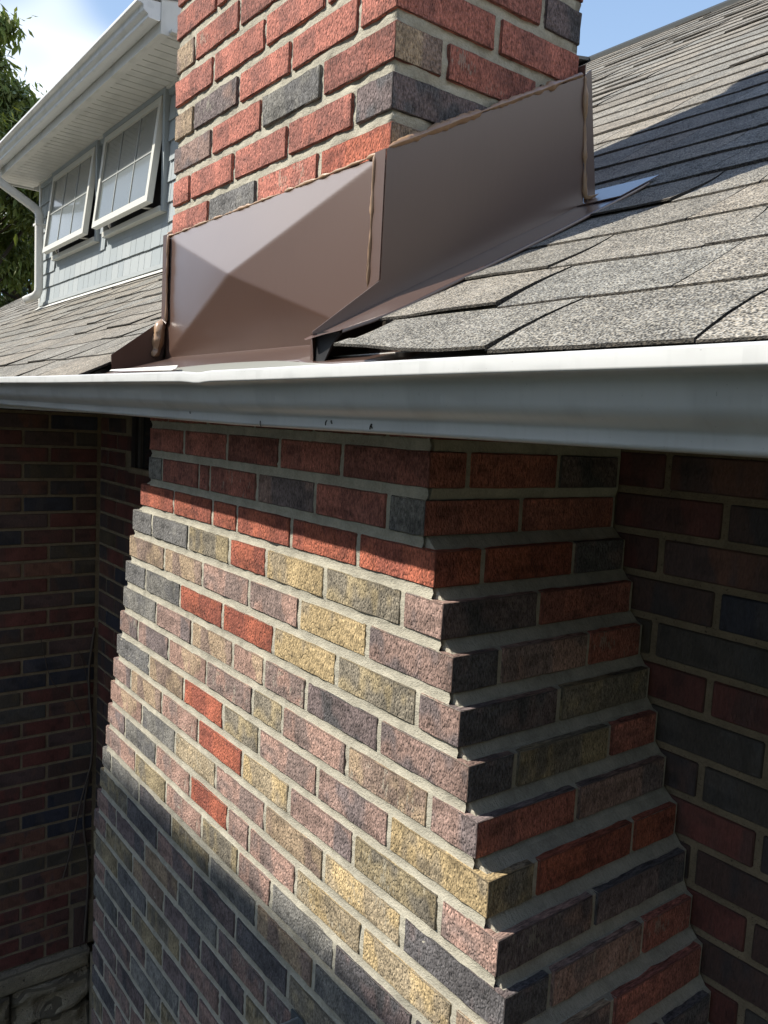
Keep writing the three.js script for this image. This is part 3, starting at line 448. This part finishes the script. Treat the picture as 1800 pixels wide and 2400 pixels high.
  part('rear_pan', plate([[-0.868, base(-0.392), -0.392], [0.101, base(-0.392), -0.392], [0.101, base(-0.492) - 0.001, -0.492], [-0.868, base(-0.492) - 0.001, -0.492]], 0.0018, [0, 1, 0]), brownMat, fl);
  part('rear_sheet', plate([[-0.777, base(-0.39), -0.389], [0.0115, base(-0.39), -0.389], [0.0115, 0.55, -0.389], [-0.777, 0.55, -0.389]], 0.0015, [0, 0, -1]), brownMat, fl);
}

// ------------------------------------------------------------------ white eave gutter
const gprof = [[0.083, 0.012], [0.083, -0.066], [0.086, -0.0735], [0.093, -0.0762], [0.140, -0.0762], [0.1455, -0.0745], [0.1465, -0.071], [0.1465, -0.0625], [0.1495, -0.0585], [0.1585, -0.053], [0.1665, -0.047], [0.1695, -0.040], [0.1703, -0.031], [0.1712, -0.0245], [0.175, -0.0195], [0.181, -0.0175], [0.1955, -0.0172], [0.1992, -0.0158], [0.2, -0.0135], [0.2, -0.0022], [0.1988, -0.0002], [0.196, 0.0004], [0.190, 0.0002], [0.189, -0.004]];
{
  const gut = thing('rain_gutter', 'long white metal gutter along the eave in front of the chimney', 'gutter');
  const xs = []; for (let x = -2.5; x < 5.2; x += x > -1.6 && x < 1.2 ? 0.02 : 0.2) xs.push(x); xs.push(5.2);
  const kink = (x) => (x < -0.17 ? Math.min(0.03, (-0.17 - x) * 0.011) : 0), dent = (x) => 0.004 * Math.exp(-(((x + 0.19) / 0.03) ** 2)) * (1) - 0.0012 * (n2(x * 3, 1, 9) - 0.5);
  part('trough', sweep(gprof, xs, (x, z, y) => [x, y + kink(x) + 0.0012 * (n2(x * 2.2, 7, 3) - 0.5) - (z > 0.16 ? dent(x) * 0.5 : 0), z - (z > 0.158 ? dent(x) : 0)]), gutterMat, gut);
  for (const x of [-2.5, 5.2]) part('end_cap', plate(gprof.slice(0, 21).map(([z, y]) => [x, y + kink(x), z]), 0.0012, [x < 0 ? -1 : 1, 0, 0]), gutterMat, gut);
  part('seam_strip', plate([[-0.60, 0.011, 0.187], [-0.30, 0.005, 0.19], [-0.285, 0.008, 0.188], [-0.285, 0.013, 0.185], [-0.60, 0.014, 0.183]], 0.001, [0, 0.3, 1]), whiteMat, gut);
  const strip = []; for (let x = -0.305; x <= 0.16; x += 0.02) strip.push(x);
  part('drip_strip', sweep([[0.1835, -0.006], [0.1805, 0.002], [0.179, 0.0105]], strip, (x, z, y) => [x, y + (y > 0.01 ? 0.002 * Math.sin((x + 0.3) * 9) - 0.02 * clamp((x - 0.02) * 6) * 0.4 : 0), z]), M(0.30, 0.30, 0.27, 0.4, { side: THREE.DoubleSide }), gut);
  const tw = M(0.02, 0.018, 0.016, 0.9);
  for (const [x, y, a, b] of [[0.09, -0.069, 0.003, 0.006], [0.105, -0.067, -0.002, 0.004], [0.185, -0.071, 0.004, 0.006], [0.19, -0.070, -0.003, 0.005], [-0.32, -0.062, 0.003, 0.005], [-0.08, -0.068, 0.005, -0.009]]) part('debris', rod([[x, y, 0.1472], [x + a * 0.5, y + b * 0.6, 0.1482], [x + a, y + b, 0.1474]], 0.0007, 5), tw, gut);
}

// ------------------------------------------------------------------ the dormer, its windows, gutter and downspout
{
  const dor = thing('dormer', 'grey shingle-sided dormer with white soffit and two open awning windows', 'dormer');
  const Z = -1.05, XL = -5.84, XR = -3.06, YS = 1.652;
  const grain = tex(256, 256, (i, j, o) => { const v = 0.93 + 0.1 * n2t(i / 2, j / 40, 81, 128) + 0.05 * (hash(i, j, 82) - 0.5); o[0] = o[1] = o[2] = v; }, true);
  const mats = [[0.34, 0.375, 0.385], [0.315, 0.35, 0.362], [0.365, 0.395, 0.40]].map((c) => new THREE.MeshStandardMaterial({ color: new THREE.Color().setRGB(...c), map: own(grain, 4, 4), roughness: 0.75 }));
  const wall = new THREE.Group(); wall.name = 'wall'; dor.add(wall);
  part('sheathing', box(XL, XR, 0.45, 1.9, Z - 0.12, Z), mats[1], wall);
  for (const x of [XL, XR - 0.1]) part('cheek', plate([[x + 0.002, 0.6, Z - 0.121], [x + 0.002, 1.9, Z - 0.121], [x + 0.002, 2.2, -3.2], [x + 0.002, 1.6, -3.2]], 0.098, [1, 0, 0]), mats[0], wall);
  const S = rng(9), wins = [[-5.42, -4.47, 1.05, 1.615], [-4.305, -3.38, 1.05, 1.622]];
  const ex = 0.1045, sg = [0, 1, 2].map((k) => { const g = plate([[0, 0, 0.014], [0.1, 0, 0.014], [0.1, ex + 0.012, 0.004], [0, ex + 0.012, 0.004]], 0.006, [0, 0, -1]); return g; });
  for (let r = 0; r < 9; r++) {
    const y = 0.752 + r * ex; let x = XL + 0.03 - S() * 0.08;
    while (x < XR - 0.02) {
      const w = 0.085 + 0.055 * S(); let a = Math.max(x, XL + 0.025), b = Math.min(x + w, XR - 0.01); x += w;
      let top = Math.min(y + ex + 0.012, YS - 0.045), skip = false;
      for (const q of wins) if (b > q[0] - 0.03 && a < q[1] + 0.03 && y + ex > q[2] - 0.03 && y < q[3]) { if (a < q[0] - 0.045) b = q[0] - 0.031; else if (b > q[1] + 0.045) a = q[1] + 0.031; else skip = true; }
      if (skip || b - a < 0.02 || top - y < 0.02) continue;
      const g = plate([[a + 0.002, y - 0.004 * S(), Z + 0.015], [b - 0.002, y - 0.004 * S(), Z + 0.015], [b - 0.002, top, Z + 0.004], [a + 0.002, top, Z + 0.004]], 0.006, [0, 0, -1]);
      part('shake', g, mats[Math.floor(S() * 3)], wall);
    }
  }
  part('base_trim', box(XL, XR, 0.728, 0.750, Z + 0.001, Z + 0.02), mats[2], dor);
  part('step_flashing', plate([[XL - 0.02, 0.727, Z + 0.004], [XR, 0.727, Z + 0.004], [XR, yR(Z + 0.05) + 0.014, Z + 0.05], [XL - 0.02, yR(Z + 0.05) + 0.014, Z + 0.05]], 0.002, [0, 1, 0.5]), whiteMat, dor);
  part('corner_post', box(XL - 0.012, XL + 0.022, 0.72, YS - 0.002, Z - 0.03, Z + 0.018), whiteMat, dor);
  part('frieze', box(XL + 0.024, XR, YS - 0.04, YS - 0.002, Z + 0.001, Z + 0.016), mats[0], dor);
  // soffit of narrow slats, fascia, dormer roof
  const sof = new THREE.Group(); sof.name = 'soffit'; dor.add(sof);
  for (let x = XL - 0.17; x < -2.8; x += 0.076) part('slat', box(x + 0.0035, x + 0.0725, YS, YS + 0.012, Z + 0.022, -0.796), whiteMat, sof);
  part('backing', box(XL - 0.17, -2.79, YS + 0.0125, YS + 0.03, Z, -0.79), whiteMat, sof);
  part('channel', box(XL + 0.024, -2.80, YS - 0.010, YS + 0.002, Z + 0.017, Z + 0.030), whiteMat, sof);
  part('channel', box(XL - 0.17, -2.80, YS - 0.004, YS + 0.004, -0.800, -0.776), whiteMat, sof);
  part('fascia', box(XL - 0.18, -2.79, YS - 0.004, 1.775, -0.7755, -0.757), whiteMat, dor);
  part('rake_board', plate([[-2.79, YS - 0.01, -0.757], [-2.79, 1.79, -0.757], [-2.79, 2.30, -3.3], [-2.79, 2.12, -3.3], [-2.79, YS - 0.01, -1.2]], 0.016, [1, 0, 0]), whiteMat, dor);
  part('rake_board', plate([[XL - 0.18, YS - 0.01, -0.757], [XL - 0.18, 1.79, -0.757], [XL - 0.18, 2.30, -3.3], [XL - 0.18, 2.12, -3.3], [XL - 0.18, YS - 0.01, -1.2]], 0.016, [-1, 0, 0]), whiteMat, dor);
  part('dormer_roof', plate([[XL - 0.2, 1.78, -0.72], [-2.77, 1.78, -0.72], [-2.77, 2.42, -3.75], [XL - 0.2, 2.42, -3.75]], 0.02, [0, 1, 0]), M(0.16, 0.155, 0.145, 0.95), dor);
  // awning windows, hinged at the head and propped open
  const vinyl = M(0.60, 0.59, 0.53, 0.42), grid = M(0.36, 0.37, 0.35, 0.5), interior = M(0.035, 0.035, 0.04, 0.9), glass = new THREE.MeshPhysicalMaterial({ color: new THREE.Color().setRGB(0.13, 0.145, 0.14), roughness: 0.2, clearcoat: 0.5, clearcoatRoughness: 0.05 });
  wins.forEach(([a, b, c, d], n) => {
    const w = new THREE.Group(); w.name = 'window'; w.userData.label = n ? 'open awning window closer to the chimney' : 'open awning window closer to the downspout'; dor.add(w);
    const F = 0.028, D0 = Z + 0.001, D1 = Z + 0.034;
    part('frame', mergeGeometries([box(a - F, a, c - F, d + F, D0, D1), box(b, b + F, c - F, d + F, D0, D1), box(a, b, d, d + F, D0, D1)], false), mats[0], w);
    part('sill', box(a, b, c - F, c, D0, D1 + 0.008), vinyl, w);
    part('opening', box(a, b, c, d, Z + 0.0005, Z + 0.004), interior, w);
    // sash in its own axes: hinge line on top, hanging down
    const h = d - c - 0.012, wd = b - a - 0.02, T = 0.034, E = 0.036, ang = 0.13, mm = new THREE.Matrix4().makeTranslation((a + b) / 2, d - 0.004, Z + 0.036).multiply(new THREE.Matrix4().makeRotationX(-ang));
    const put = (name, g, m) => { g.applyMatrix4(mm); part(name, g, m, w); };
    put('sash', mergeGeometries([box(-wd / 2, -wd / 2 + E, -h, 0, -T, 0), box(wd / 2 - E, wd / 2, -h, 0, -T, 0), box(-wd / 2 + E, wd / 2 - E, -E, 0, -T, 0), box(-wd / 2 + E, wd / 2 - E, -h, -h + E, -T, 0)], false), vinyl);
    put('pane', box(-wd / 2 + E, wd / 2 - E, -h + E, -E, -T + 0.008, -0.012), glass);
    for (const q of [-1, 1]) put('muntin', box(q * (wd / 6 - 0.01) - 0.0035, q * (wd / 6 - 0.01) + 0.0035, -h + E, -E, -0.0135, -0.0085), grid);
    put('muntin', box(-wd / 2 + E, wd / 2 - E, -h * 0.5 - 0.0035, -h * 0.5 + 0.0035, -0.014, -0.009), grid);
    const zb = Z + 0.036 + Math.sin(ang) * h, yb = d - Math.cos(ang) * h;
    part('operator_arm', rod([[a + 0.12, c + 0.006, Z + 0.03], [a + 0.2, c + 0.02, (Z + 0.03 + zb) / 2], [a + 0.28, yb + 0.015, zb - 0.03]], 0.006), vinyl, w);
    part('operator_arm', rod([[b - 0.12, c + 0.006, Z + 0.03], [b - 0.2, c + 0.02, (Z + 0.03 + zb) / 2], [b - 0.26, yb + 0.015, zb - 0.03]], 0.006), vinyl, w);
  });
  // gutter of the dormer
  const g2 = thing('rain_gutter', 'short white gutter on the dormer eave above the awning windows', 'gutter');
  const k = 0.92, pr = gprof.map(([z, y]) => [-0.7565 + (z - 0.083) * k, 1.775 + (y - 0.012) * k]), xs = []; for (let x = XL - 0.19; x < -2.78; x += 0.1) xs.push(x); xs.push(-2.78);
  part('trough', sweep(pr, xs, (x, z, y) => [x, y + 0.001 * (n2(x * 2, 3, 5) - 0.5), z]), gutterMat, g2);
  for (const x of [XL - 0.19, -2.78]) part('end_cap', plate(pr.slice(0, 21).map(([z, y]) => [x, y, z]), 0.0015, [x < -4 ? -1 : 1, 0, 0]), gutterMat, g2);
  // downspout
  const ds = thing('downspout', 'white metal downspout bending from the dormer gutter down its corner', 'downspout');
  const pipe = (pts, w, d, m) => {   // rectangular tube with corrugated edges along a poly-line, softened at its bends
    const cv = new THREE.CatmullRomCurve3(pts.map((q) => new THREE.Vector3(...q)), false, 'catmullrom', 0.35), n = 60, pos = [], idx = [], uv = [], sec = []; for (let i = 0; i < 16; i++) { const t = i / 16 * Math.PI * 2, cx = Math.cos(t), cy = Math.sin(t), q = Math.pow(Math.abs(cx) ** 5 + Math.abs(cy) ** 5, -0.2); sec.push([cx * q * w / 2, cy * q * d / 2]); }
    const side = new THREE.Vector3(1, 0, 0.15).normalize();
    for (let s = 0; s <= n; s++) { const c = cv.getPointAt(s / n), t = cv.getTangentAt(s / n), b = new THREE.Vector3().crossVectors(t, side).normalize(), a = new THREE.Vector3().crossVectors(b, t).normalize(), rib = 1 + 0.02 * Math.sin(s * 2.2) * (s > 8 && s < 22 ? 1 : 0); sec.forEach(([u, v]) => { pos.push(c.x + (a.x * u + b.x * v) * rib, c.y + (a.y * u + b.y * v) * rib, c.z + (a.z * u + b.z * v) * rib); uv.push(u, s * 0.02); }); }
    for (let s = 0; s < n; s++) for (let i = 0; i < 16; i++) { const a = s * 16 + i, b = s * 16 + (i + 1) % 16; idx.push(a, b, a + 16, b, b + 16, a + 16); }
    const g = new THREE.BufferGeometry(); g.setAttribute('position', new THREE.Float32BufferAttribute(pos, 3)); g.setAttribute('uv', new THREE.Float32BufferAttribute(uv, 2)); g.setIndex(idx); g.computeVertexNormals(); return g;
  };
  const XD = -5.66, ZD = -0.985;
  part('pipe', pipe([[XD - 0.12, 1.70, -0.70], [XD - 0.12, 1.65, -0.70], [XD - 0.11, 1.60, -0.715], [XD - 0.02, 1.43, -0.955], [XD, 1.38, ZD], [XD, 1.30, ZD], [XD, 1.0, ZD], [XD, 0.86, ZD], [XD, 0.815, ZD + 0.004], [XD - 0.03, 0.785, ZD + 0.02], [XD - 0.13, 0.765, ZD + 0.05]], 0.075, 0.058), whiteMat, ds);
  part('strap', box(XD - 0.045, XD + 0.045, 1.30, 1.315, Z, ZD + 0.033), whiteMat, ds);
}

// ------------------------------------------------------------------ trees beyond the roof, and unseen trees added to cut sky light
{
  const bark = M(0.06, 0.045, 0.032, 0.95);
  const leafMat = new THREE.MeshPhysicalMaterial({ vertexColors: true, roughness: 0.75, transmission: 0.45, thickness: 0, side: THREE.DoubleSide });
  function tree(label, base, height, crown, count, leaf, tint, seed, group = 'trees beyond the roof') {
    const t = thing('leafy_tree', label, 'tree', group), R = rng(seed), [cx, cy, cz, rx, ry, rz] = crown;
    const trunk = new THREE.CatmullRomCurve3([new THREE.Vector3(...base), new THREE.Vector3(base[0] + 0.1, base[1] + height * 0.4, base[2]), new THREE.Vector3(cx, cy, cz), new THREE.Vector3(cx + 0.2, cy + ry * 0.7, cz)]);
    const tg = new THREE.TubeGeometry(trunk, 24, 0.16, 9), p = tg.attributes.position; for (let i = 0; i < p.count; i++) { const s = Math.floor(i / 10) / 24, c = trunk.getPointAt(s), k = 1 - 0.8 * s; p.setXYZ(i, c.x + (p.getX(i) - c.x) * k, c.y + (p.getY(i) - c.y) * k, c.z + (p.getZ(i) - c.z) * k); } tg.computeVertexNormals();
    part('trunk', tg, bark, t);
    const limbs = [], tips = [];
    for (let i = 0; i < 46; i++) {
      const a = R() * 6.283, u = R() * 2 - 0.75, s = Math.sqrt(Math.max(0.05, 1 - Math.min(1, u * u))), k = 0.55 + 0.45 * R(), e = new THREE.Vector3(cx + Math.cos(a) * s * rx * k, cy + u * ry * k, cz + Math.sin(a) * s * rz * k), o = trunk.getPointAt(0.45 + 0.5 * R());
      const m = o.clone().lerp(e, 0.5); m.y += 0.2 * R(); limbs.push(new THREE.TubeGeometry(new THREE.CatmullRomCurve3([o, m, e]), 8, 0.018 + 0.02 * R(), 5)); tips.push(e, m.lerp(e, 0.5), e.clone().add(new THREE.Vector3((R() - 0.5) * 0.7, (R() - 0.5) * 0.5, (R() - 0.5) * 0.7)));
    }
    part('limbs', mergeGeometries(limbs, false), bark, t);
    const pos = [], col = [], nor = [], v = new THREE.Vector3(), q = new THREE.Quaternion(), E = new THREE.Euler();
    for (let i = 0; i < count; i++) {
      const tip = tips[Math.floor(R() * tips.length)], s = 0.16 + 0.34 * R(), o = [tip.x + (R() + R() - 1) * s, tip.y + (R() + R() - 1) * s * 0.8, tip.z + (R() + R() - 1) * s];
      E.set(0.5 + (R() - 0.5) * 1.6, R() * 6.283, (R() - 0.5) * 1.2, 'YXZ'); q.setFromEuler(E); const l = leaf * (0.6 + 0.7 * R()), w = l * 0.34, c = 0.75 + 0.5 * R(), hue = R() * 0.35;
      const P = [[0, 0, 0], [w / 2, -l * 0.45, l * 0.04], [0, -l, -l * 0.06], [-w / 2, -l * 0.45, l * 0.04]].map((k) => v.set(...k).applyQuaternion(q).toArray().map((x, n) => x + o[n]));
      for (const f of [[0, 1, 2], [0, 2, 3]]) for (const k of f) { pos.push(...P[k]); col.push(tint[0] * c * (1 + hue), tint[1] * c, tint[2] * c * (1 - hue)); }
    }
    const g = new THREE.BufferGeometry(); g.setAttribute('position', new THREE.Float32BufferAttribute(pos, 3)); g.setAttribute('color', new THREE.Float32BufferAttribute(col, 3)); g.computeVertexNormals(); part('crown', g, leafMat, t);
  }
  tree('bright green leafy tree standing above the far roof end', [-15.6, -3, -2.2], 6, [-15.5, 4.0, -2.35, 1.8, 2.45, 1.75], 40000, 0.19, [0.16, 0.235, 0.045], 3);
  tree('darker green tree behind the downspout and dormer corner', [-18.5, -3, -5.0], 5, [-18.5, 2.5, -4.3, 3.2, 2.5, 2.8], 30000, 0.22, [0.07, 0.115, 0.032], 4);
  tree('unseen wide green tree added as a dark reflection for the flashing', [-15.5, -3, 4.6], 5, [-15.5, 1.6, 4.6, 3.2, 3.4, 3.4], 12000, 0.45, [0.06, 0.095, 0.03], 31, 'unseen trees added to cut sky light');  // unseen tree, added so the flashing mirrors something dark
  [['unseen broad dark green tree added to darken the chimney side', 6.8, 3.0, 3.2], ['unseen broad tree added to close the bright gap facing the chimney', 3.4, 8.4, 2.5], ['unseen tall dark green tree added to cut sky light from the right', 10.0, -0.6, 3.4], ['unseen round dark green tree added to block low sky at front right', 11.5, 7.5, 3.3]].forEach(([l, x, z, r], i) => tree(l, [x, -3, z], 5, [x, 1.9, z, r, 4.0, r], 12000, 0.5, [0.05, 0.08, 0.028], 20 + i, 'unseen trees added to cut sky light'));  // unseen trees, added to darken the shaded walls and chimney side
}

// ------------------------------------------------------------------ the house next door, whose eave shades the foot of the chimney
{
  const nb = thing('neighbour_house', 'pale house next door with brown roof and white window trim', 'house');
  nb.position.set(-3.5, -1.27, 3.7); nb.rotation.y = 0.05;
  const wallM = M(0.62, 0.64, 0.65, 0.9), roofM = M(0.12, 0.10, 0.085, 0.95), trim = M(0.7, 0.7, 0.68, 0.5), pane = M(0.04, 0.045, 0.05, 0.1), E = 1.6;
  part('wall', box(-5.5, E, -1.73, 4.45, 0.45, 8.2), wallM, nb);
  part('roof', plate([[-5.9, 4.50, 0], [E + 0.4, 4.50, 0], [E + 0.4, 6.6, 4.3], [-5.9, 6.6, 4.3]], 0.12, [0, 1, 0]), roofM, nb);
  part('roof', plate([[-5.9, 6.6, 4.302], [E + 0.4, 6.6, 4.302], [E + 0.4, 4.5, 8.6], [-5.9, 4.5, 8.6]], 0.12, [0, 1, 0]), roofM, nb);
  for (const x of [-5.49, E - 0.1]) part('gable', plate([[x, 4.451, 0.46], [x, 4.451, 8.19], [x, 6.56, 4.3]], 0.09, [1, 0, 0]), wallM, nb);
  for (const y of [-0.9, 2.0]) for (const x of [-4.2, -2.2, -0.2]) { part('window', box(x, x + 1.1, y, y + 1.5, 0.41, 0.449), trim, nb); part('pane', box(x + 0.08, x + 1.02, y + 0.08, y + 1.42, 0.4, 0.409), pane, nb); }
}

// ------------------------------------------------------------------ small things at the wall
{
  const br = thing('metal_bracket', 'small grey metal bracket sticking out low on the chimney face', 'bracket');
  part('arm', plate([[-0.155, -1.102, -0.013], [-0.155, -1.098, 0.13], [-0.155, -1.13, 0.13], [-0.155, -1.2, -0.013]], 0.004, [1, 0, 0]), M(0.42, 0.45, 0.47, 0.35, { metalness: 0.6 }), br);
  part('foot', box(-0.175, -0.136, -1.2, -1.1, -0.0115, -0.0085), M(0.2, 0.22, 0.23, 0.4, { metalness: 0.6 }), br);
  const vine = M(0.085, 0.065, 0.05, 0.95), R = rng(14);
  const lines = [[[-2.54, -2.45, -0.40], [-2.53, -2.1, -0.41], [-2.53, -1.85, -0.385], [-2.53, -1.55, -0.42], [-2.53, -1.2, -0.40], [-2.54, -1.0, -0.425]], [[-2.52, -1.62, -0.41], [-2.50, -1.78, -0.36], [-2.50, -1.95, -0.33], [-2.51, -2.1, -0.295]], [[-2.545, -1.45, -0.40], [-2.535, -1.3, -0.33], [-2.53, -1.22, -0.25], [-2.535, -1.02, -0.20]], [[-2.545, -1.3, -0.41], [-2.53, -1.17, -0.38], [-2.53, -1.08, -0.35]]];
  lines.forEach((l, i) => { const t = thing('dead_vine', i === 0 ? 'thick dry vine stem climbing the shaded wall corner' : i === 1 ? 'loose dry vine twig hanging down from the corner stem' : i === 2 ? 'thin dry tendril arching across the dark side wall' : 'short dry twig beside the corner vine stem', 'vine', 'dry vines in the wall corner'); part('stem', rod(l, i === 0 ? 0.006 : i === 1 ? 0.004 : 0.0016, 5), vine, t); });
}

scene.updateMatrixWorld(true);
renderer.render(scene, camera);
